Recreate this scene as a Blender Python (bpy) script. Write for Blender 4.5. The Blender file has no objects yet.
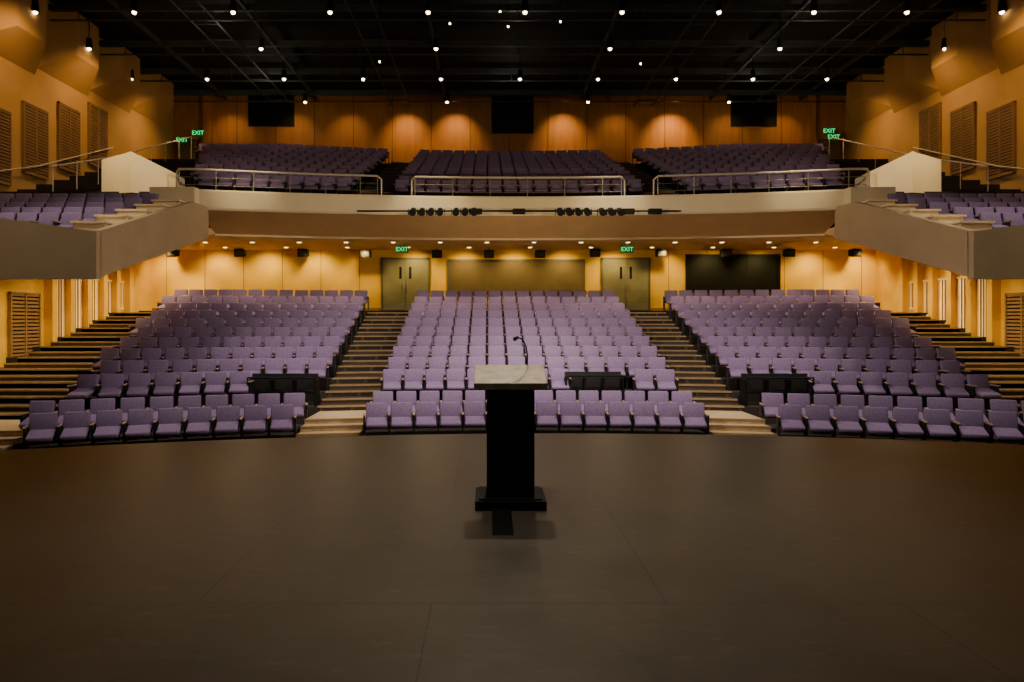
import bpy, bmesh, math, random
import numpy as np
from mathutils import Vector, Matrix
random.seed(4)
scene = bpy.context.scene
COL = scene.collection

# ------------------------------------------------------------------ materials
def mat(name, color, rough=0.6, metal=0.0, var=0.15, nscale=6.0, emit=None, estr=0.0, bump=0.0, spec=0.5, stretch=None):
    m = bpy.data.materials.new(name); m.use_nodes = True
    nt = m.node_tree; N = nt.nodes; L = nt.links
    b = N['Principled BSDF']
    b.inputs['Roughness'].default_value = rough
    b.inputs['Metallic'].default_value = metal
    b.inputs['Specular IOR Level'].default_value = spec
    tc = N.new('ShaderNodeTexCoord'); mp = N.new('ShaderNodeMapping')
    if stretch: mp.inputs['Scale'].default_value = stretch
    L.new(tc.outputs['Object'], mp.inputs['Vector'])
    nz = N.new('ShaderNodeTexNoise'); nz.inputs['Scale'].default_value = nscale; nz.inputs['Detail'].default_value = 4
    L.new(mp.outputs['Vector'], nz.inputs['Vector'])
    cr = N.new('ShaderNodeValToRGB')
    cr.color_ramp.elements[0].position = 0.3; cr.color_ramp.elements[1].position = 0.7
    cr.color_ramp.elements[0].color = tuple(c*(1-var) for c in color)+(1,)
    cr.color_ramp.elements[1].color = tuple(min(1, c*(1+var)) for c in color)+(1,)
    L.new(nz.outputs['Fac'], cr.inputs['Fac'])
    L.new(cr.outputs['Color'], b.inputs['Base Color'])
    if bump > 0:
        bp = N.new('ShaderNodeBump'); bp.inputs['Strength'].default_value = bump; bp.inputs['Distance'].default_value = 0.02
        L.new(nz.outputs['Fac'], bp.inputs['Height']); L.new(bp.outputs['Normal'], b.inputs['Normal'])
    if emit:
        b.inputs['Emission Color'].default_value = tuple(emit)+(1,)
        b.inputs['Emission Strength'].default_value = estr
    return m

M = {}
M['purple'] = mat('seat_fabric_purple', (0.240, 0.172, 0.315), 0.9, var=0.18, nscale=30, spec=0.2)
M['shell'] = mat('seat_shell_black', (0.018, 0.016, 0.018), 0.5)
M['armcap'] = mat('arm_cap_wood', (0.36, 0.25, 0.16), 0.4, nscale=12)
M['black'] = mat('black_paint', (0.005, 0.005, 0.006), 0.65, spec=0.25)
M['matteblack'] = mat('ceiling_black', (0.010, 0.012, 0.013), 0.9, var=0.3, nscale=1.0)
M['beam'] = mat('catwalk_dark_steel', (0.050, 0.060, 0.066), 0.7)
M['carpet'] = mat('riser_carpet', (0.032, 0.023, 0.020), 0.95, nscale=20)
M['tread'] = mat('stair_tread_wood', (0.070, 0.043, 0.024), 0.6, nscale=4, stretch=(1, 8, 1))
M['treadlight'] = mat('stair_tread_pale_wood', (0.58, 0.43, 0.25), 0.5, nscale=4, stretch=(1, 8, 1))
M['nosing'] = mat('stair_nosing', (0.36, 0.24, 0.12), 0.5)
M['goldwall'] = mat('wall_gold_plaster', (0.82, 0.48, 0.022), 0.75, var=0.10, nscale=1.2, bump=0.05)
M['upperwall'] = mat('wall_upper_wood', (0.44, 0.185, 0.030), 0.6, var=0.15, nscale=1.5, stretch=(3, 3, .4))
M['sidewall'] = mat('wall_side_plaster', (0.52, 0.29, 0.085), 0.8, var=0.08, nscale=1.0)
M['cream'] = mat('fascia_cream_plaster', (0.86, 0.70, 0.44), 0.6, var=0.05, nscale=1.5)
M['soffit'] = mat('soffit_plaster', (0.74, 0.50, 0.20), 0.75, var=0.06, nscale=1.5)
M['arm'] = mat('parapet_plaster', (0.50, 0.36, 0.20), 0.75, var=0.06, nscale=1.2)
M['slat'] = mat('slat_wood', (0.28, 0.16, 0.06), 0.6, nscale=3, stretch=(1, 1, 6))
M['slatback'] = mat('slat_recess', (0.07, 0.04, 0.018), 0.8)
M['seam'] = mat('panel_seam', (0.34, 0.17, 0.02), 0.8)
M['seam2'] = mat('panel_seam_upper', (0.18, 0.08, 0.017), 0.8)
M['door'] = mat('door_grey_green', (0.20, 0.18, 0.11), 0.5, nscale=2)
M['frame'] = mat('door_frame', (0.10, 0.09, 0.06), 0.5)
M['booth'] = mat('booth_shutter', (0.13, 0.085, 0.030), 0.6, nscale=2)
M['glass'] = mat('dark_window_glass', (0.004, 0.004, 0.004), 0.6, spec=0.2)
M['metal'] = mat('rail_metal', (0.70, 0.60, 0.46), 0.4, metal=0.2, var=0.05)
M['handle'] = mat('door_hardware', (0.30, 0.27, 0.20), 0.4, metal=0.5, var=0.05)
M['glow'] = mat('lamp_glow', (1, 0.8, 0.5), 0.5, emit=(1.0, 0.78, 0.48), estr=14)
M['glow2'] = mat('downlight_glow', (1, 0.8, 0.5), 0.5, emit=(1.0, 0.70, 0.34), estr=9)
M['slot'] = mat('louvre_backlight', (1, 0.7, 0.3), 0.5, emit=(1.0, 0.64, 0.20), estr=1.3)
M['exitbox'] = mat('exit_sign_box', (0.01, 0.05, 0.02), 0.5, emit=(0.0, 0.5, 0.12), estr=0.08)
M['exittxt'] = mat('exit_sign_letters', (0.1, 1, 0.3), 0.5, emit=(0.05, 1.0, 0.25), estr=1.3)
M['lectop'] = mat('lectern_top_laminate', (0.80, 0.70, 0.55), 0.35, var=0.22, nscale=9)
M['stagefront'] = mat('stage_front_black', (0.02, 0.016, 0.012), 0.7)

def floor_mat():
    m = bpy.data.materials.new('stage_hardboard'); m.use_nodes = True
    nt = m.node_tree; N = nt.nodes; L = nt.links; b = N['Principled BSDF']
    tc = N.new('ShaderNodeTexCoord')
    mp = N.new('ShaderNodeMapping'); mp.inputs['Location'].default_value = (1.4, -4.2, 0)
    L.new(tc.outputs['Object'], mp.inputs['Vector'])
    br = N.new('ShaderNodeTexBrick')
    br.inputs['Scale'].default_value = 1.0
    br.inputs['Brick Width'].default_value = 2.82; br.inputs['Row Height'].default_value = 2.82
    br.inputs['Mortar Size'].default_value = 0.006; br.inputs['Mortar Smooth'].default_value = 0.5
    br.inputs['Color1'].default_value = (0.095, 0.084, 0.070, 1)
    br.inputs['Color2'].default_value = (0.089, 0.079, 0.066, 1)
    br.inputs['Mortar'].default_value = (0.048, 0.042, 0.035, 1)
    L.new(mp.outputs['Vector'], br.inputs['Vector'])
    nz = N.new('ShaderNodeTexNoise'); nz.inputs['Scale'].default_value = 0.9; nz.inputs['Detail'].default_value = 8; nz.inputs['Roughness'].default_value = 0.65
    L.new(tc.outputs['Object'], nz.inputs['Vector'])
    cr = N.new('ShaderNodeValToRGB'); cr.color_ramp.elements[0].position = 0.3; cr.color_ramp.elements[1].position = 0.72
    cr.color_ramp.elements[0].color = (0.62, 0.61, 0.60, 1); cr.color_ramp.elements[1].color = (1.3, 1.27, 1.22, 1)
    L.new(nz.outputs['Fac'], cr.inputs['Fac'])
    mx = N.new('ShaderNodeMix'); mx.data_type = 'RGBA'; mx.blend_type = 'MULTIPLY'; mx.inputs[0].default_value = 1
    L.new(br.outputs['Color'], mx.inputs[6]); L.new(cr.outputs['Color'], mx.inputs[7])
    # scuffs
    vz = N.new('ShaderNodeTexNoise'); vz.inputs['Scale'].default_value = 4; vz.inputs['Detail'].default_value = 12; vz.inputs['Roughness'].default_value = 0.7
    mp2 = N.new('ShaderNodeMapping'); mp2.inputs['Scale'].default_value = (1, 3, 1)
    L.new(tc.outputs['Object'], mp2.inputs['Vector']); L.new(mp2.outputs['Vector'], vz.inputs['Vector'])
    cr2 = N.new('ShaderNodeValToRGB'); cr2.color_ramp.elements[0].position = 0.56; cr2.color_ramp.elements[1].position = 0.70
    cr2.color_ramp.elements[0].color = (0, 0, 0, 1); cr2.color_ramp.elements[1].color = (0.6, 0.6, 0.6, 1)
    L.new(vz.outputs['Fac'], cr2.inputs['Fac'])
    mx2 = N.new('ShaderNodeMix'); mx2.data_type = 'RGBA'
    L.new(cr2.outputs['Color'], mx2.inputs[0]); L.new(mx.outputs[2], mx2.inputs[6]); mx2.inputs[7].default_value = (0.17, 0.15, 0.125, 1)
    L.new(mx2.outputs[2], b.inputs['Base Color'])
    rr = N.new('ShaderNodeMapRange'); rr.inputs[3].default_value = 0.32; rr.inputs[4].default_value = 0.54
    L.new(nz.outputs['Fac'], rr.inputs[0]); L.new(rr.outputs[0], b.inputs['Roughness'])
    b.inputs['Specular IOR Level'].default_value = 0.4
    return m
M['stage'] = floor_mat()

# ------------------------------------------------------------------ mesh builder
class MB:
    def __init__(s): s.v = []; s.f = []; s.m = []; s.mats = []
    def mi(s, key):
        if key not in s.mats: s.mats.append(key)
        return s.mats.index(key)
    def raw(s, verts, faces, key):
        o = len(s.v); s.v += [tuple(v) for v in verts]
        i = s.mi(key)
        for f in faces: s.f.append(tuple(a+o for a in f)); s.m.append(i)
    def box(s, x0, x1, y0, y1, z0, z1, key, M4=None):
        vs = [(x0,y0,z0),(x1,y0,z0),(x1,y1,z0),(x0,y1,z0),(x0,y0,z1),(x1,y0,z1),(x1,y1,z1),(x0,y1,z1)]
        if M4 is not None: vs = [tuple(M4 @ Vector(v)) for v in vs]
        s.raw(vs, [(0,3,2,1),(4,5,6,7),(0,1,5,4),(1,2,6,5),(2,3,7,6),(3,0,4,7)], key)
    def prism_x(s, prof, x0, x1, key):   # prof list of (y,z) extruded in x
        n = len(prof)
        vs = [(x0,y,z) for y,z in prof]+[(x1,y,z) for y,z in prof]
        fs = [tuple(range(n)), tuple(range(2*n-1, n-1, -1))]
        for i in range(n): j=(i+1)%n; fs.append((i, i+n, j+n, j))
        s.raw(vs, fs, key)
    def prism_z(s, prof, z0, z1, key, ztop=None):
        n = len(prof)
        zt = ztop if ztop else [z1]*n
        vs = [(x,y,z0) for x,y in prof]+[(prof[i][0],prof[i][1],zt[i]) for i in range(n)]
        fs = [tuple(range(n-1,-1,-1)), tuple(range(n, 2*n))]
        for i in range(n): j=(i+1)%n; fs.append((i, j, j+n, i+n))
        s.raw(vs, fs, key)
    def sweep(s, xs, prof_fn, key, close=True):  # prof_fn(x)-> list of (y,z)
        o = []; n = None
        for x in xs:
            p = prof_fn(x); n = len(p)
            o += [(x,y,z) for y,z in p]
        fs = []
        rng = n if close else n-1
        for a in range(len(xs)-1):
            for i in range(rng):
                j=(i+1)%n
                fs.append((a*n+i, a*n+j, (a+1)*n+j, (a+1)*n+i))
        if close:
            fs.append(tuple(range(n-1,-1,-1))); k=(len(xs)-1)*n; fs.append(tuple(range(k,k+n)))
        s.raw(o, fs, key)
    def cyl(s, p0, p1, r, key, n=10, r2=None):
        p0=Vector(p0); p1=Vector(p1); d=(p1-p0).normalized()
        u = d.orthogonal().normalized(); w = d.cross(u)
        r2 = r if r2 is None else r2
        vs=[]
        for P,R in ((p0,r),(p1,r2)):
            for i in range(n):
                a=2*math.pi*i/n; vs.append(tuple(P+u*math.cos(a)*R+w*math.sin(a)*R))
        fs=[(i,(i+1)%n,(i+1)%n+n,i+n) for i in range(n)]+[tuple(range(n-1,-1,-1)),tuple(range(n,2*n))]
        s.raw(vs,fs,key)
    def tube(s, pts, r, key, n=8):
        for a,b in zip(pts[:-1],pts[1:]): s.cyl(a,b,r,key,n)
    def ball(s, c, r, key, n=10, m=6):
        vs=[];fs=[]
        for j in range(m+1):
            t=math.pi*j/m
            for i in range(n):
                a=2*math.pi*i/n
                vs.append((c[0]+r*math.sin(t)*math.cos(a), c[1]+r*math.sin(t)*math.sin(a), c[2]+r*math.cos(t)))
        for j in range(m):
            for i in range(n):
                fs.append((j*n+i,(j+1)*n+i,(j+1)*n+(i+1)%n,j*n+(i+1)%n))
        s.raw(vs,fs,key)
    def obj(s, name, parent=None, fix=True, smooth=False):
        me = bpy.data.meshes.new(name)
        me.from_pydata(s.v, [], s.f)
        for k in s.mats: me.materials.append(M[k])
        me.polygons.foreach_set('material_index', s.m)
        me.update()
        if fix:
            bm = bmesh.new(); bm.from_mesh(me); bmesh.ops.recalc_face_normals(bm, faces=bm.faces); bm.to_mesh(me); bm.free()
        if smooth:
            me.polygons.foreach_set('use_smooth', [True]*len(me.polygons))
        o = bpy.data.objects.new(name, me); COL.objects.link(o)
        if parent: o.parent = parent
        return o

def empty(name, loc=(0,0,0)):
    e = bpy.data.objects.new(name, None); e.location = loc; e.empty_display_size=0.3; COL.objects.link(e); return e

def lin(a,b,n): return [a+(b-a)*i/(n-1) for i in range(n)]

# ------------------------------------------------------------------ camera
cam = bpy.data.cameras.new('camera'); camo = bpy.data.objects.new('camera', cam); COL.objects.link(camo)
camo.location = (-1.06, 0, 1.7); camo.rotation_euler = (math.radians(90), 0, 0)
cam.lens = 24.6; cam.sensor_width = 36; cam.shift_x = 0.023; cam.shift_y = -0.0205
cam.clip_end = 200
scene.camera = camo

# ------------------------------------------------------------------ stage
def edge(x): return 10.5 - min(abs(x),17)**2/40
b = MB()
xs = lin(-17.3,17.3,49)
top = [(x,edge(x)) for x in xs]
prof = [(-17.3,-8),(17.3,-8)] + [(x,y) for x,y in reversed(top)]
b.prism_z(prof, -0.25, 0.0, 'stage')
so = b.obj('floor_stage')
b = MB(); b.sweep(xs, lambda x:[(edge(x)-0.15,-1.6),(edge(x)-0.05,-1.6),(edge(x)-0.05,-0.25),(edge(x)-0.15,-0.25)], 'stagefront'); b.obj('trim_stage_front')

# ------------------------------------------------------------------ orchestra terraces
rows = []   # (Yc, floor, c)
rows.append((16.0, -1.05, 1/50)); rows.append((16.95, -0.89, 1/50))
for k in range(10):
    t = k/9
    rows.append((18.5+0.95*k, -0.47+0.271*k, (1/56)*(1-t)+(1/100)*t))
def yf(r, x, off=0.0):
    Y, z, c = rows[r]
    return Y + off - c*min(abs(x),10.5)**2
b = MB()
xs = lin(-15,15,41)
b.box(-17.3,17.3,3.0,30,-1.7,-1.5,'carpet')
b.sweep(xs, lambda x:[(edge(x)-0.04,-1.6),(yf(1,x,-0.5),-1.6),(yf(1,x,-0.5),-1.05),(edge(x)-0.04,-1.05)],'carpet')
for r in range(1,12):
    z = rows[r][1]
    y0 = lambda x, r=r: yf(r,x,-0.50)
    y1 = (lambda x, r=r: yf(r+1,x,-0.50)) if r<11 else (lambda x: 27.9)
    b.sweep(xs, lambda x:[(y0(x),-1.6),(y1(x),-1.6),(y1(x),z),(y0(x),z)], 'carpet')
b.box(-15,15,27.9,29.0,-1.6,2.07,'carpet')
b.obj('floor_orchestra')

# outer limits of side blocks
def xout(r):
    if r==0: return 10.5
    if r==1: return 10.9
    return 11.1 + (13.1-11.1)*(r-2)/9
def xin(r): return 5.32 if r<2 else 5.38+0.03*(r-2)

def aisle_steps(name, xa, xb, rr):
    b = MB()
    def step(yfun0, yfun1, z0, z, w=None, mt='tread'):
        n = 5; X = lin(xa(rr_), xb(rr_), n)
        b.sweep(X, lambda x:[(yfun0(x),z0),(yfun1(x),z0),(yfun1(x),z),(yfun0(x),z)], mt)
        b.sweep(X, lambda x:[(yfun0(x)-0.02,z-0.035),(yfun0(x)+0.045,z-0.035),(yfun0(x)+0.045,z+0.006),(yfun0(x)-0.02,z+0.006)], 'nosing')
    # lower flight from the house floor
    rr_ = 0
    zs = [-0.93,-0.81,-0.69,-0.58]
    for i,z in enumerate(zs):
        y0 = lambda x,i=i: yf(0,x,-0.45+0.34*i)
        y1 = lambda x: yf(2,x,-0.50)
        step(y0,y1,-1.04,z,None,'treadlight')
    for r in range(2,12):
        rr_ = r; z = rows[r][1]
        nz = rows[r+1][1] if r<11 else 2.07
        y0 = lambda x,r=r: yf(r,x,-0.50)
        y1 = (lambda x,r=r: yf(r+1,x,-0.50)) if r<11 else (lambda x: 27.9)
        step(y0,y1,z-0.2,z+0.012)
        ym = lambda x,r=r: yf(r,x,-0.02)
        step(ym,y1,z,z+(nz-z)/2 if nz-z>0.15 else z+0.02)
    return b.obj(name)
aisle_steps('aisle_stairs', lambda r:-xin(r)+0.05, lambda r:-3.93, None)
aisle_steps('aisle_stairs.001', lambda r:3.93, lambda r:xin(r)-0.05, None)
aisle_steps('aisle_stairs.002', lambda r:-14.66, lambda r:-xout(r)-0.1, None)
aisle_steps('aisle_stairs.003', lambda r:xout(r)+0.1, lambda r:14.66, None)

# ------------------------------------------------------------------ seat template
def bev_box(bm, sx, sy, sz, M4, bev, seg, mi):
    r = bmesh.ops.create_cube(bm, size=1)
    vs = r['verts']
    for v in vs: v.co = Vector((v.co.x*sx, v.co.y*sy, v.co.z*sz))
    fs = set(f for v in vs for f in v.link_faces)
    if bev>0:
        es = list(set(e for v in vs for e in v.link_edges))
        rr = bmesh.ops.bevel(bm, geom=es, offset=bev, segments=seg, affect='EDGES', profile=0.5)
        fs = set(rr['faces']); 
        vs = set(v for f in fs for v in f.verts)
        fs = set(f for v in vs for f in v.link_faces)
    for f in fs: f.material_index = mi; f.smooth = bev>0 and seg>1
    for v in vs: v.co = M4 @ v.co
def R(ax,deg): return Matrix.Rotation(math.radians(deg),4,ax)
def T(x,y,z): return Matrix.Translation((x,y,z))
def seat_tpl(detail=True):
    bm = bmesh.new()
    seg = 2 if detail else 1
    bev_box(bm, .485,.09,.42, T(0,.13,.665)@R('X',-13), .032, seg, 0)      # back cushion
    bev_box(bm, .47,.03,.50, T(0,.185,.62)@R('X',-13), .01, 1, 1)          # back shell
    bev_box(bm, .46,.44,.10, T(0,-.12,.455)@R('X',16), .035, seg, 0)       # seat cushion, half tipped
    bev_box(bm, .40,.34,.03, T(0,-.10,.40)@R('X',16), .0, 1, 1)            # pan
    bev_box(bm, .035,.30,.60, T(-.275,.02,.30), .0, 1, 1)                  # standard
    bev_box(bm, .055,.36,.035, T(-.275,-.03,.625), .012, 1, 2)             # arm cap
    bev_box(bm, .06,.34,.02, T(-.275,.02,.012), .0, 1, 1)                  # foot
    bm.verts.ensure_lookup_table()
    bm.verts.index_update()
    V = np.array([v.co[:] for v in bm.verts]); F = [tuple(v.index for v in f.verts) for f in bm.faces]
    m = [f.material_index for f in bm.faces]; s=[f.smooth for f in bm.faces]; bm.free()
    return V,F,m,s
def end_tpl():
    bm = bmesh.new()
    bev_box(bm, .04,.34,.62, T(0,.02,.31), .0, 1, 1)
    bev_box(bm, .055,.36,.035, T(0,-.03,.625), .012, 1, 2)
    bm.verts.index_update()
    V = np.array([v.co[:] for v in bm.verts]); F = [tuple(v.index for v in f.verts) for f in bm.faces]
    m = [f.material_index for f in bm.faces]; s=[f.smooth for f in bm.faces]; bm.free()
    return V,F,m,s
TS = seat_tpl(); TE = end_tpl()
def seating(name, placements):
    """placements: (kind,x,y,z,ang)"""
    VV=[];FF=[];MM=[];SS=[];o=0
    for kind,x,y,z,a in placements:
        V,F,m,s = TS if kind=='s' else TE
        c,sn = math.cos(a),math.sin(a)
        W = np.empty_like(V)
        W[:,0]=V[:,0]*c-V[:,1]*sn+x; W[:,1]=V[:,0]*sn+V[:,1]*c+y; W[:,2]=V[:,2]+z
        VV.append(W); FF += [tuple(i+o for i in f) for f in F]; MM += m; SS += s; o += len(V)
    me = bpy.data.meshes.new(name); me.from_pydata(np.concatenate(VV).tolist(), [], FF)
    for k in ('purple','shell','armcap'): me.materials.append(M[k])
    me.polygons.foreach_set('material_index', MM); me.polygons.foreach_set('use_smooth', SS); me.update()
    ob = bpy.data.objects.new(name, me); COL.objects.link(ob); return ob
def rowseats(x0, x1, yfun, z, skip=()):
    P = 0.55; n = int((x1-x0+0.05)/P); pad = ((x1-x0)-n*P)/2
    st = x0 if x0>=0 else (x1-n*P if x1<=0 else x0+pad)
    out=[]; prev=False
    for i in range(n):
        xc = st+P*(i+.5)
        sk = any(a<xc<b_ for a,b_ in skip)
        if not sk:
            sl = (yfun(xc+.1)-yfun(xc-.1))/.2
            out.append(('s',xc,yfun(xc),z,math.atan(sl)))
            if i==n-1:
                out.append(('e',xc+.275,yfun(xc+.275),z,math.atan(sl)))
        elif prev:
            out.append(('e',xc-.275,yfun(xc-.275),z,0))
        prev = not sk
    return out
def block(rs, side):
    P=[]
    for r in rs:
        skip=()
        if r==2: skip=((-7.2,-5.2),(5.2,7.2),(0.9,2.5))
        f = lambda x,r=r: yf(r,x)
        if side==0: P += rowseats(-3.85,3.85,f,rows[r][1],skip)
        elif side<0: P += rowseats(-xout(r),-xin(r),f,rows[r][1],skip)
        else: P += rowseats(xin(r),xout(r),f,rows[r][1],skip)
    return P
for rs in (range(0,2), range(2,12)):
    for s in (-1,0,1): seating('theater_seating', block(rs,s))

# accessible-space black rail units in gaps of first upper row
def rail_unit(x0,x1):
    b=MB(); y=yf(2,(x0+x1)/2); z=rows[2][1]
    n=max(2,round((x1-x0)/0.55))
    for i in range(n+1):
        x=x0+(x1-x0)*i/n; b.box(x-.02,x+.02,y-.2,y+.2,z,z+.66,'black')
    b.box(x0,x1,y+.10,y+.16,z+.38,z+.80,'shell'); b.box(x0,x1,y-.05,y+.1,z+.30,z+.36,'black')
    b.cyl((x0,y-.25,z+.72),(x1,y-.25,z+.72),.02,'black'); 
    b.cyl((x0,y-.25,z+.0),(x0,y-.25,z+.72),.02,'black'); b.cyl((x1,y-.25,z),(x1,y-.25,z+.72),.02,'black')
    b.obj('wheelchair_space_rail')
rail_unit(-7.1,-5.42); rail_unit(5.42,7.1); rail_unit(0.97,2.45)

# ------------------------------------------------------------------ walls: lower
def X(px,Y): return (px-488.4)*Y/700-1.06
def Z(py,Y): return 1.7+(320-py)*Y/700
b=MB(); b.box(-15.3,15.3,29.0,29.3,-1.7,4.9,'goldwall')
b.obj('wall_back_lower')
b=MB()
x=-14.4
while x<14.9:
    if not (-3.0<x<3.9 or -5.2<x<-2.9 or 3.5<x<6.1): b.box(x-.012,x+.012,28.985,29.0,2.07,4.6,'seam')
    x+=1.6
for p,q in ((-15,X(383,29)-.08),(X(428,29)+.08,X(603,29)-.08),(X(648,29)+.08,15)): b.box(p,q,28.97,29.0,2.07,2.20,'seam')
b.obj('trim_back_wall_joints')
for i,(p0,p1) in enumerate(((383,428),(603,648))):
    x0,x1=X(p0,29),X(p1,29); b=MB(); xm=(x0+x1)/2
    b.box(x0-.08,x0,28.90,28.99,2.07,4.28,'frame'); b.box(x1,x1+.08,28.90,28.99,2.07,4.28,'frame'); b.box(x0-.08,x1+.08,28.90,28.99,4.2,4.28,'frame')
    for a,c in ((x0,xm-.01),(xm+.01,x1)):
        b.box(a,c,28.93,28.98,2.08,4.2,'door')
        b.box(a+.04,c-.04,28.91,28.93,2.12,2.4,'handle')
    b.box(x0+.68,x0+.78,28.92,28.93,3.4,3.9,'glass'); b.box(x1-.78,x1-.68,28.92,28.93,3.4,3.9,'glass')
    for s in (-1,1): 
        b.box(xm+s*.08-.015,xm+s*.08+.015,28.84,28.87,3.0,3.3,'handle'); b.box(xm+s*.08-.015,xm+s*.08+.015,28.87,28.93,3.02,3.05,'handle'); b.box(xm+s*.08-.015,xm+s*.08+.015,28.87,28.93,3.25,3.28,'handle')
    b.obj('door_%d'%(i+1))
def window(name,p0,p1,q0,q1,Y,matk,fr='frame',mull=0):
    x0,x1,z0,z1=X(p0,Y),X(p1,Y),Z(q1,Y),Z(q0,Y); b=MB()
    b.box(x0,x1,Y-.03,Y-.005,z0,z1,matk)
    t=.07
    b.box(x0-t,x0,Y-.08,Y-.005,z0-t,z1+t,fr); b.box(x1,x1+t,Y-.08,Y-.005,z0-t,z1+t,fr)
    b.box(x0,x1,Y-.08,Y-.005,z0-t,z0,fr); b.box(x0,x1,Y-.08,Y-.005,z1,z1+t,fr)
    for i in range(mull):
        xx=x0+(x1-x0)*(i+1)/(mull+1); b.box(xx-.02,xx+.02,Y-.05,Y-.03,z0,z1,fr)
    b.obj(name)
window('window_1',449,583,261,291,29,'booth')
window('window_2',687,778,256,291,29,'glass','black',2)
window('window_3',250,293,96,125,36,'glass','black')
window('window_4',493,532,98,132,36,'glass','black')
window('window_5',732,775,95,125,36,'glass','black')

# lower side walls
for s,nm in ((-1,'left'),(1,'right')):
    b=MB()
    prof=[(16,-1.7),(29.0,-1.7),(29.0,4.6),(22.5,4.33),(16,2.66)]
    a,c=sorted((s*15,s*15.3)); b.prism_x(prof,a,c,'goldwall')
    a,c=sorted((s*15.3,s*17.3)); b.box(a,c,16.0,16.2,-1.7,2.66,'sidewall')
    b.obj('wall_'+nm+'_lower')
    # louvred backlit openings
    for i,(y0,y1) in enumerate(((22.35,22.85),(23.2,23.8),(24.2,24.8),(25.2,25.65),(26.1,26.5))):
        b=MB(); xi=s*14.99
        fl=.15+.29*(y0-20.4)
        a,c=sorted((xi,s*14.96)); b.box(a,c,y0,y1,fl+.35,3.1,'slot')
        n=4
        for j in range(n+1):
            yy=y0+(y1-y0)*j/n; a,c=sorted((xi,s*14.91)); b.box(a,c,yy-.015,yy+.015,fl+.3,3.15,'cream' if j in (0,n) else 'slat')
        for zz in (fl+.3,3.1):
            a,c=sorted((xi,s*14.86)); b.box(a,c,y0,y1,zz,zz+.06,'cream')
        b.obj('louvred_wall_light')
    # pilasters
    for y in (22.05,23.02,24.0,25.0,25.87,26.8):
        b=MB(); a,c=sorted((s*14.99,s*14.72)); b.box(a,c,y-.12,y+.12,0.0,4.3 if y>22.6 else 4.1,'goldwall'); b.obj('pilaster')
    # slatted acoustic panel on lower wall
    def slatpanel(y0,y1,z0,z1,xw):
        b=MB(); a,c=sorted((xw-s*.005,xw-s*.04)); b.box(a,c,y0,y1,z0,z1,'slatback')
        n=int((z1-z0)/.11)
        for j in range(n):
            zz=z0+(z1-z0)*(j+.5)/n; a,c=sorted((xw-s*.04,xw-s*.09)); b.box(a,c,y0+.03,y1-.03,zz-.033,zz+.033,'slat')
        for yy in (y0,(y0+y1)/2,y1): a,c=sorted((xw-s*.005,xw-s*.11)); b.box(a,c,yy-.03,yy+.03,z0,z1,'slat')
        for zz in (z0,z1): a,c=sorted((xw-s*.005,xw-s*.11)); b.box(a,c,y0-.03,y1+.03,zz-.03,zz+.03,'slat')
        b.obj('slatted_wall_vent')
    slatpanel(20.3,21.6,0.5,2.5,s*15)
    for i in range(5):
        y0=20.35+2.0*i; z0=5.7+.6*i if i>0 else 5.7
        slatpanel(y0,y0+1.3,z0-.05,z0+2.4,s*17.3)
    # upper side wall
    b=MB(); a,c=sorted((s*17.3,s*17.6)); b.box(a,c,-8,36.3,-1.7,13.5,'sidewall'); b.obj('wall_'+nm)
    # faceted acoustic cove high on the wall
    b=MB()
    for i in range(5):
        y0=18.5+3.3*i
        zb=10.2+.28*i
        P=[(y0,0.02),(y0+1.2,0.75),(y0+2.7,0.75),(y0+3.25,0.02)]
        prof=[(s*(17.29-d),y) for y,d in P]
        b.prism_z(prof,zb+.9,13.3,'sidewall')
        # sloped under-face
        o=[(s*17.29,P[0][0],zb),(s*17.29,P[3][0],zb)]
        vs=[(s*(17.29-d),y,zb+.9) for y,d in P]
        b.raw([vs[0],vs[1],vs[2],vs[3],o[0],o[1]],[(0,1,4),(1,2,5,4),(2,3,5)],'sidewall')
    b.obj('acoustic_wall_panel')

# upper back wall
b=MB(); b.box(-17.6,17.6,36.0,36.3,4.0,13.5,'upperwall'); b.obj('wall_back_upper')
b=MB()
x=-14
while x<15:
    b.box(x-.02,x+.02,35.98,36.0,8,13.3,'seam2'); x+=2.0
for s in (-1,1):
    b.box(min(s*15.2,s*15.6),max(s*15.2,s*15.6),35.6,36.0,9.6,13.3,'upperwall')
b.obj('trim_upper_wall_joints')
for i,s in enumerate((-1,1)):
    x=s*16.55; b=MB(); b.box(x-.5,x+.5,35.93,35.99,8.8,10.9,'door'); b.box(x-.58,x-.5,35.9,35.99,8.8,10.98,'frame'); b.box(x+.5,x+.58,35.9,35.99,8.8,10.98,'frame'); b.box(x-.5,x+.5,35.9,35.99,10.9,10.98,'frame')
    b.obj('door_%d'%(3+i))
b=MB(); b.box(-17.6,17.6,-8.3,-8.0,-1.7,13.5,'matteblack'); b.obj('wall_stage_rear')

# ------------------------------------------------------------------ balcony structure
def bf(x,y0): return y0-min(abs(x),10.5)**2/80
xs=lin(-10.3,10.3,33)
b=MB()
b.sweep(xs, lambda x:[(bf(x,23.5),5.20),(bf(x,23.46),5.27),(bf(x,23.40),5.78),(bf(x,23.44),5.84),(bf(x,23.62),5.84),(bf(x,23.7),5.2)], 'cream')
b.obj('balcony_fascia')
b=MB()
def sf(x):
    y=bf(x,23.5)
    return [(y+.02,5.19),(y+1.5,4.62),(29.0,4.60),(29.0,4.75),(y+1.6,5.19)]
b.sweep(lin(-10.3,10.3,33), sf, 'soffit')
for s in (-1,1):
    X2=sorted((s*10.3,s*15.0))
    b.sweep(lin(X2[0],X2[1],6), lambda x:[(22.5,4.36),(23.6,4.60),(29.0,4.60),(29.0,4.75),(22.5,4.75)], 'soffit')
b.obj('ceiling_under_balcony')
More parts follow.
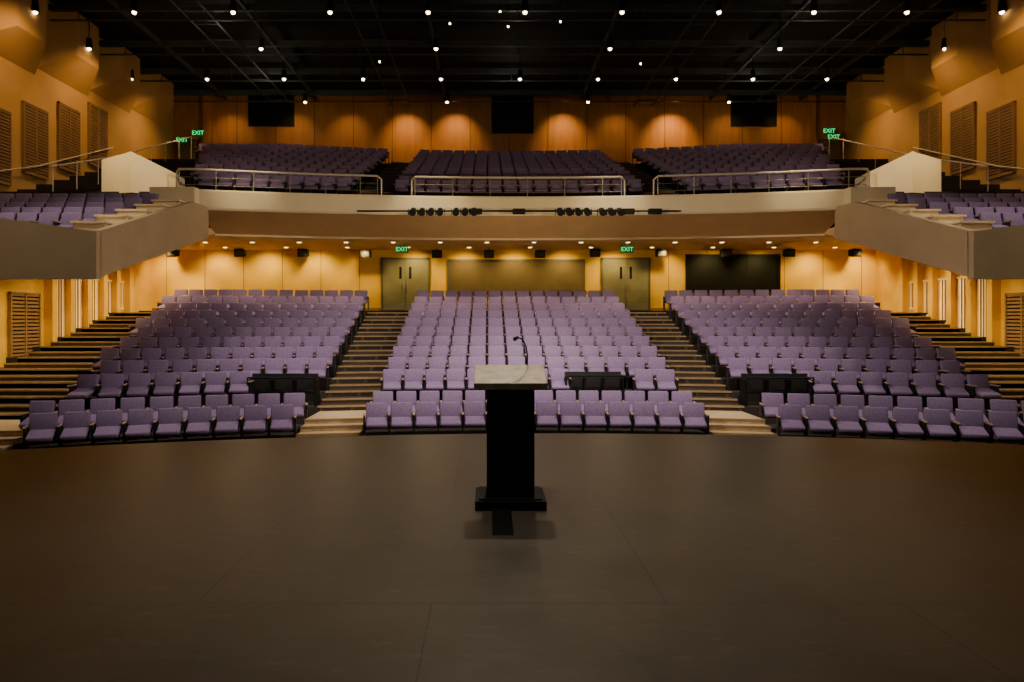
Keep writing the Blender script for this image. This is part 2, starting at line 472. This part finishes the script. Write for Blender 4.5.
# lip line under soffit
b=MB(); b.sweep(lin(-10.3,10.3,33), lambda x:[(bf(x,24.98),4.55),(bf(x,25.06),4.55),(bf(x,25.06),4.62),(bf(x,24.98),4.62)],'cream'); b.obj('trim_soffit_lip')

brow=[(25.0+1.0*k, 5.85+.36*k) for k in range(10)]
b=MB()
xs3=lin(-17.3,17.3,45)
b.sweep(xs3, lambda x:[(bf(x,23.7),5.2),(bf(x,24.5),5.2),(bf(x,24.5),5.8),(bf(x,23.7),5.8)],'carpet')
for k,(Y,z) in enumerate(brow):
    y1=(lambda x,Y=Y: bf(x,Y+.5)) if k<9 else (lambda x:35.99)
    b.sweep(xs3, lambda x:[(bf(x,Y-.5),5.2),(y1(x),5.2),(y1(x),z),(bf(x,Y-.5),z)],'carpet')
b.obj('floor_balcony')
def bal_steps(x0,x1):
    b=MB()
    for k,(Y,z) in enumerate(brow):
        for d,h in ((0,.01),(.5,.19)):
            Xs=lin(x0,x1,4); y1=lambda x: bf(x,Y+.5)
            b.sweep(Xs, lambda x:[(bf(x,Y-.5+d),z-.02),(y1(x),z-.02),(y1(x),z+h),(bf(x,Y-.5+d),z+h)],'tread')
            b.sweep(Xs, lambda x:[(bf(x,Y-.52+d),z+h-.03),(bf(x,Y-.46+d),z+h-.03),(bf(x,Y-.46+d),z+h+.005),(bf(x,Y-.52+d),z+h+.005)],'nosing')
    b.obj('balcony_aisle_stairs')
bal_steps(-5.75,-4.45); bal_steps(4.45,5.75)
def bblock(s):
    P=[]
    for k,(Y,z) in enumerate(brow):
        f=lambda x: bf(x,Y)
        xo=11.2+.38*k
        if s==0: P+=rowseats(-4.4,4.4,f,z)
        elif s<0: P+=rowseats(-xo,-5.85,f,z)
        else: P+=rowseats(5.85,xo,f,z)
    return P
for s in (-1,0,1): seating('balcony_seating', bblock(s))
# balcony rails
def rail(x0,x1):
    b=MB(); Xs=lin(x0,x1,12); pts=[(x,bf(x,23.85),6.55) for x in Xs]
    b.tube(pts,.038,'metal'); 
    b.tube([(x,y,z-.25) for x,y,z in pts],.010,'handle')
    b.tube([(x,y,z-.5) for x,y,z in pts],.010,'handle')
    for p in pts[::2]+[pts[-1]]: b.cyl((p[0],p[1],5.8),p,.018,'handle')
    for e,sg in ((pts[0],-1),(pts[-1],1)):
        b.tube([e,(e[0]+sg*.12,e[1]+.1,6.45),(e[0]+sg*.12,e[1]+.1,5.8)],.028,'metal')
    b.obj('balcony_railing')
rail(-11.0,-4.8); rail(-3.55,3.45); rail(4.65,11.1)

# side arms (stepped terraces)
for s,nm in ((-1,'l'),(1,'r')):
    b=MB()
    st=[]
    for k in range(5):
        y0=16.7+1.0*k if k else 16.2; y1=16.7+1.0*(k+1); z=3.5+.3*k
        st += [(y0,z),(y1,z)]
    st[-1]=(22.5,4.7)
    prof=[(16.0,2.68),(22.5,4.36)]+list(reversed(st))+[(16.0,3.5)]
    a,c=sorted((s*10.05,s*17.3)); b.prism_x(prof,a,c,'arm')
    # inner parapet
    a,c=sorted((s*10.0,s*10.2)); b.prism_x([(16.13,2.69),(22.35,4.32),(22.35,5.3),(21.2,5.28),(16.13,3.76)],a,c,'arm')
    # end parapet, top rising toward wall
    x0=s*10.0; x1=s*17.29
    P8=[(x0,15.95,2.64),(x1,15.95,2.64),(x1,16.15,2.64),(x0,16.15,2.64),(x0,15.95,3.72),(x1,15.95,4.75),(x1,16.15,4.75),(x0,16.15,3.72)]
    b.raw(P8,[(0,3,2,1),(4,5,6,7),(0,1,5,4),(1,2,6,5),(2,3,7,6),(3,0,4,7)],'arm')
    # cream step blocks
    for k in range(5):
        y0=16.75+1.0*k; z=3.5+.3*k
        a,c=sorted((s*10.25,s*11.0)); b.box(a,c,y0,y0+.95,z,z+.52,'cream')
        a,c=sorted((s*10.2,s*11.05)); b.box(a,c,y0-.04,y0+.97,z+.52,z+.57,'cream')
    # link between arm and fascia
    a,c=sorted((s*10.2,s*11.6)); b.box(a,c,21.75,22.5,4.4,5.84,'cream')
    b.obj('balcony_side_arm')
    P=[]
    for k in range(5):
        Y=17.25+1.0*k; z=3.5+.3*k
        x0,x1=(-16.2,-11.15) if s<0 else (11.15,16.2)
        P+=rowseats(x0,x1,lambda x:Y,z)
    seating('side_box_seating',P)
    # faceted vomitory enclosure
    b=MB()
    pr=[(s*11.3,23.6),(s*11.3,22.9),(s*12.4,22.2),(s*13.5,22.5),(s*13.8,23.6)]
    zt=[6.45,6.5,7.05,6.85,6.5]
    if s>0: pr=pr[::-1]; zt=zt[::-1]
    b.prism_z(pr,5.75,7,'cream',zt)
    b.obj('vomitory_parapet')
    # wall handrails
    b=MB(); w=s*17.15
    pts=[(w,16.5,4.6),(w,19,5.1),(w,22,6.3),(w,25,7.2),(w,30,9.1)]
    b.tube(pts,.025,'metal')
    for p in pts: b.cyl(p,(s*17.29,p[1],p[2]-.05),.012,'metal',6)
    b.obj('wall_handrail')
    b=MB(); pts=[(s*15.5,23.2,6.8),(s*15.5,27,8.0),(s*15.5,34,10.6)]
    b.tube(pts,.025,'metal')
    for t in lin(0,1,9):
        y=23.2+t*10.8; z=6.8+(y-23.2)*.316 if y<27 else 8+(y-27)*.371
        b.cyl((s*15.5,y,z-1.1),(s*15.5,y,z),.015,'metal',6)
    b.obj('stair_handrail')

# lighting bar on fascia with fixtures
b=MB()
yb=22.95
b.cyl((X(357,yb),yb,Z(211,yb)),(X(681,yb),yb,Z(211,yb)),.03,'black')
for px in (365,430,500,570,640,675):
    xx=X(px,yb); zz=Z(211,yb); b.cyl((xx,yb,zz),(xx,23.3,zz+.02),.018,'black',6)
def fixture(px,w,n=1):
    for i in range(n):
        xx=X(px+i*w,yb); zz=Z(212,yb)
        b.box(xx-.05,xx+.05,yb-.03,yb+.03,zz-.02,zz+.14,'black')
        b.cyl((xx,yb+.18,zz+.08),(xx,yb-.22,zz-.05),.10,'black',12,.12)
        b.box(xx-.16,xx-.14,yb-.05,yb+.03,zz-.1,zz+.1,'black'); b.box(xx+.14,xx+.16,yb-.05,yb+.03,zz-.1,zz+.1,'black')
fixture(413,9,4); fixture(456,9,3); fixture(560,9,4); fixture(602,9,3)
for px in (519,476,628,655):
    xx=X(px,yb); zz=Z(212,yb); b.box(xx-.2,xx+.2,yb-.12,yb+.12,zz-.06,zz+.1,'black')
b.obj('fascia_lighting_bar')

# ------------------------------------------------------------------ ceiling + grid
b=MB(); b.box(-17.6,17.6,-8.3,36.3,13.5,13.7,'matteblack'); b.obj('ceiling')
b=MB()
for y in (20.5,22.2,25.5,28.8,32,35):
    b.box(-17.2,17.2,y-.06,y+.06,12.95,13.2,'beam')
    b.box(-17.2,17.2,y-.03,y+.03,12.6,12.65,'beam')
for x in (-14.5,-9.9,-3.3,3.7,10.3,14.9):
    b.box(x-.05,x+.05,12,35.9,12.98,13.15,'beam')
for x in (-12.0,12.4,-6,6.4):
    b.tube([(x,12,12.7),(x,35.9,12.7)],.035,'beam')
    b.tube([(x+.9,12,12.7),(x+.9,35.9,12.7)],.035,'beam')
    for i in range(16): b.cyl((x,12.5+1.5*i,12.7),(x+.9,12.5+1.5*i,12.7),.03,'beam',6)
for (x,y) in [(x,y) for y in (22.2,25.5,28.8,32) for x in lin(-16,16,11)]:
    b.cyl((x,y,12.62),(x,y,13.5),.02,'beam',6)
b.obj('ceiling_catwalk_grid')

# pendants
Zl=12.3
rowsL=[(23.8,[35,134,233,330,428,525,622,719,814,907,1002]),
       (27.0,[89,261,436,610,780,945]),
       (30.4,[131,207,284,363,441,520,598,676,753,827,900]),
       (33.6,[163,305,447,588,729,865])]
pend=[]
for Y,pxs in rowsL:
    for px in pxs: pend.append((X(px,Y),Y))
for Y in (20.5,17.2,13.9,10.6):
    for x in (-13,-6.4,.2,6.8,13.4): pend.append((x,Y))
for x,y in pend:
    b=MB()
    b.cyl((x,y,Zl+.25),(x,y,13.5),.018,'black',6)
    b.cyl((x,y,Zl-.12),(x,y,Zl+.26),.13,'black',14,.10)
    b.ball((x,y,Zl-.13),.075,'glow',10,6)
    b.obj('pendant_downlight')
# small track spots near front of ceiling
for px,py in ((500,10),(508,25),(380,60),(640,62),(560,20),(450,22)):
    Y=24.8; b=MB(); x=X(px,Y); z=min(Z(py,Y),12.9); b.cyl((x,Y,z),(x,Y,13.5),.015,'black',6); b.cyl((x,Y-.1,z-.1),(x,Y+.15,z+.05),.08,'black',10); b.ball((x,Y-.11,z-.1),.035,'glow',8,5); b.obj('track_spotlight')

# downlights in under-balcony soffit
b=MB()
for Y,zz,pxs in ((25.9,4.60,range(205,860,47)),(27.7,4.6,range(225,850,61))):
    for px in pxs:
        x=X(px,Y)
        b.cyl((x,Y,zz-.03),(x,Y,zz-.001),.11,'cream',12); b.cyl((x,Y,zz-.035),(x,Y,zz-.03),.075,'glow2',12)
b.obj('soffit_downlights')
# small black loudspeakers along rear
for px,py in ((173,250),(240,250),(303,252),(366,254),(437,254),(489,254),(540,254),(595,253),(661,251),(726,250),(789,247),(855,244)):
    Y=28.4; x=X(px,Y); zc=min(Z(py,Y),4.42); b=MB()
    b.prism_x([(Y-.12,zc-.17),(Y+.15,zc-.12),(Y+.15,zc+.13),(Y-.16,zc+.15)],x-.20,x+.20,'black'); b.cyl((x,Y+.02,zc+.1),(x,Y+.02,4.595),.02,'black',6)
    b.box(x-.16,x+.16,Y-.15,Y-.14,zc-.12,zc+.12,'shell')
    b.obj('loudspeaker')

# EXIT signs
def exit_sign(x,y,z,drop=None,h=.20):
    e=empty('exit_sign',(x,y,z))
    b=MB(); b.box(-.24,.24,-.03,.03,-h/2-.02,h/2+.02,'exitbox')
    if drop: b.cyl((0,0,h/2),(0,0,drop-z),.012,'metal',6)
    b.obj('sign_box',e)
    c=bpy.data.curves.new('exit_text','FONT'); c.body='EXIT'; c.size=h*1.15; c.align_x='CENTER'; c.align_y='CENTER'; c.extrude=.004
    o=bpy.data.objects.new('sign_letters',c); COL.objects.link(o); o.parent=e; o.location=(0,-.036,0); o.rotation_euler=(math.radians(90),0,0)
    c.materials.append(M['exittxt'])
exit_sign(X(402,26.6),26.6,4.38,4.6); exit_sign(X(627,26.6),26.6,4.38,4.6)
for px,py,Y in ((182,140,35.8),(198,133,35.5),(829,131,35.5)): exit_sign(X(px,Y),Y,Z(py,Y),None,.26)
exit_sign(16.2,35.0,Z(137,35.0),None,.26)

# ------------------------------------------------------------------ lectern
LX=-.86; LY=6.5
le=empty('lectern',(LX,LY,0))
def part(name,fn,bev=.006):
    b=MB(); fn(b); o=b.obj(name,le); md=o.modifiers.new('b','BEVEL'); md.width=bev; md.segments=2; return o
part('base',lambda b:(b.box(-.32,.32,-.27,.27,0.0,.085,'black'),b.box(-.29,.29,-.24,.24,.085,.10,'black')),.01)
part('column',lambda b:b.prism_x([(-.20,.10),(.20,.10),(.20,1.15),(-.20,1.06)],-.215,.215,'black'))
part('column_panel',lambda b:(b.box(-.19,-.17,-.212,-.2,.12,1.03,'black'),b.box(.17,.19,-.212,-.2,.12,1.03,'black'),b.box(-.17,.17,-.212,-.2,.98,1.03,'black')),.002)
Mt=T(0,0,1.175)@R('X',17)
part('reading_desk',lambda b:b.box(-.33,.33,-.26,.26,-.02,.02,'lectop',Mt))
part('desk_box',lambda b:b.box(-.215,.215,-.20,.20,-.10,-.02,'black',Mt))
part('book_lip',lambda b:b.box(-.33,.33,-.275,-.255,-.02,.045,'lectop',Mt))
b=MB()
pts=[(.17,.22,1.24),(.175,.23,1.36),(.16,.22,1.45),(.12,.17,1.52),(.075,.11,1.535)]
b.tube(pts,.007,'black'); b.cyl((.075,.11,1.535),(.045,.07,1.52),.015,'black',10,.019); b.cyl((.17,.22,1.23),(.17,.22,1.25),.03,'black',12)
b.obj('gooseneck_microphone',le)
part('shadow_slab',lambda b:b.prism_x([(-.98,0),(-.28,0),(-.28,.022),(-.90,.022)],-.17,.0,'black'),.004)  # dark slab added as the lectern's shadow on the floor

# ------------------------------------------------------------------ lights
def spot(name,loc,tgt,W,deg,col=(1,.78,.52),blend=.6,size=.12):
    l=bpy.data.lights.new(name,'SPOT'); l.energy=W; l.spot_size=math.radians(deg); l.spot_blend=blend; l.color=col; l.shadow_soft_size=size
    o=bpy.data.objects.new(name,l); COL.objects.link(o); o.location=loc
    d=Vector(tgt)-Vector(loc); o.rotation_euler=d.to_track_quat('-Z','Y').to_euler(); return o
soft=(1,.86,.70)
def point(name,loc,W,col,size=.15):
    l=bpy.data.lights.new(name,'POINT'); l.energy=W; l.color=col; l.shadow_soft_size=size
    o=bpy.data.objects.new(name,l); COL.objects.link(o); o.location=loc
# front-of-house lamps on the seats (outer ones cross-focused under the side arms)
for x,tx in ((-12,9.5),(-4,-3),(4,3),(12,-9.5)):
    spot('house_spot',(x,9.0,12.0),(tx,21.0,0.3),7000 if abs(x)>5 else 5400,44,soft,.8,.3)
for x in (-13,-6.4,.2,6.8,13.4):
    spot('house_spot',(x,14.5,12.0),(x*.8,16.6,-1),1800,58,soft,.8,.2)
# wash on lower back wall
for x in lin(-14.2,14.2,15):
    spot('wall_washer',(x,28.0,4.52),(x,29.0,3.0),150,120,(1,.72,.22),.9,.08)
for x in lin(-13,13,9):
    spot('soffit_lamp',(x,25.6-.35*abs(x)/5,4.5),(x,24.6-.35*abs(x)/5,1.2),170,140,(1,.76,.46),.7,.1)
# upper back wall wash
for px in (225,290,345,405,455,565,620,675,735,790):
    x=X(px,35); spot('upper_wall_washer',(x,34.4,12.7),(x,36.0,10.8),{675:520,455:340,405:340,565:340}.get(px,100),80,(1,.58,.22),1,.12)
for x in (-12,-6,0,6,12): spot('balcony_lamp',(x,25,12.1),(x,27.0,7),24,80,(1,.74,.48),.9)
# fascia
for x in (-9,-3,3,9): spot('fascia_spot',(x,17.2,12.0),(x,23.4,5.5),2300,20,(1,.80,.48),1,.2)
for x in (-12,12):  # off-screen fill added to brighten the fascia and soffit slope
    spot('fascia_fill',(x,6.0,2.2),(-x*.25,23.6,5.35),4600,36,(1,.76,.42),1,.2)
# side walls + boxes
for s in (-1,1):
    for y,w in ((18.0,360),(22.5,480),(27,480),(32,440)):
        spot('side_wall_lamp',(s*14.6,y,12.2),(s*17.3,y+.3,8.6),w,105,(1,.62,.27),1,.15)
    spot('vomitory_lamp',(s*12.5,20.4,11.5),(s*12.5,22.9,6.6),2900,34,(1,.76,.40),.8,.08)
    spot('box_lamp',(s*12.5,14,11.8),(s*12.0,18.5,4.2),460,44,(1,.78,.5),.9,.1)
    for y in (17.5,19.5,21.5,24,26,27.8): spot('side_aisle_fill',(s*13.0,y,2.7+(y-16)*.2 if y<22 else 4.4),(s*13.8,y,0.2),230,125,(1,.72,.28),.8,.08)  # fill added to lighten the side stairs and the arms' shadow
# stage: work light pool and back light
spot('stage_worklight',(-1.5,4.0,11),(-.9,7.0,0),1250,56,(1,.87,.70),1,.5)
spot('stage_backlight',(-.6,13.9,12.0),(-.9,6.8,0),1900,46,(1,.80,.56),1,.15)
# fill points added at catwalk level to lift beams, walls and ambient light
for x in (-11,0,11):
    for y in (21.0,26.2,31.5):
        point('catwalk_fill_point',(x,y,12.1),24,(1,.82,.62))

w=bpy.data.worlds.new('world'); scene.world=w; w.use_nodes=True
w.node_tree.nodes['Background'].inputs['Color'].default_value=(0.02,0.018,0.016,1); w.node_tree.nodes['Background'].inputs['Strength'].default_value=0.2
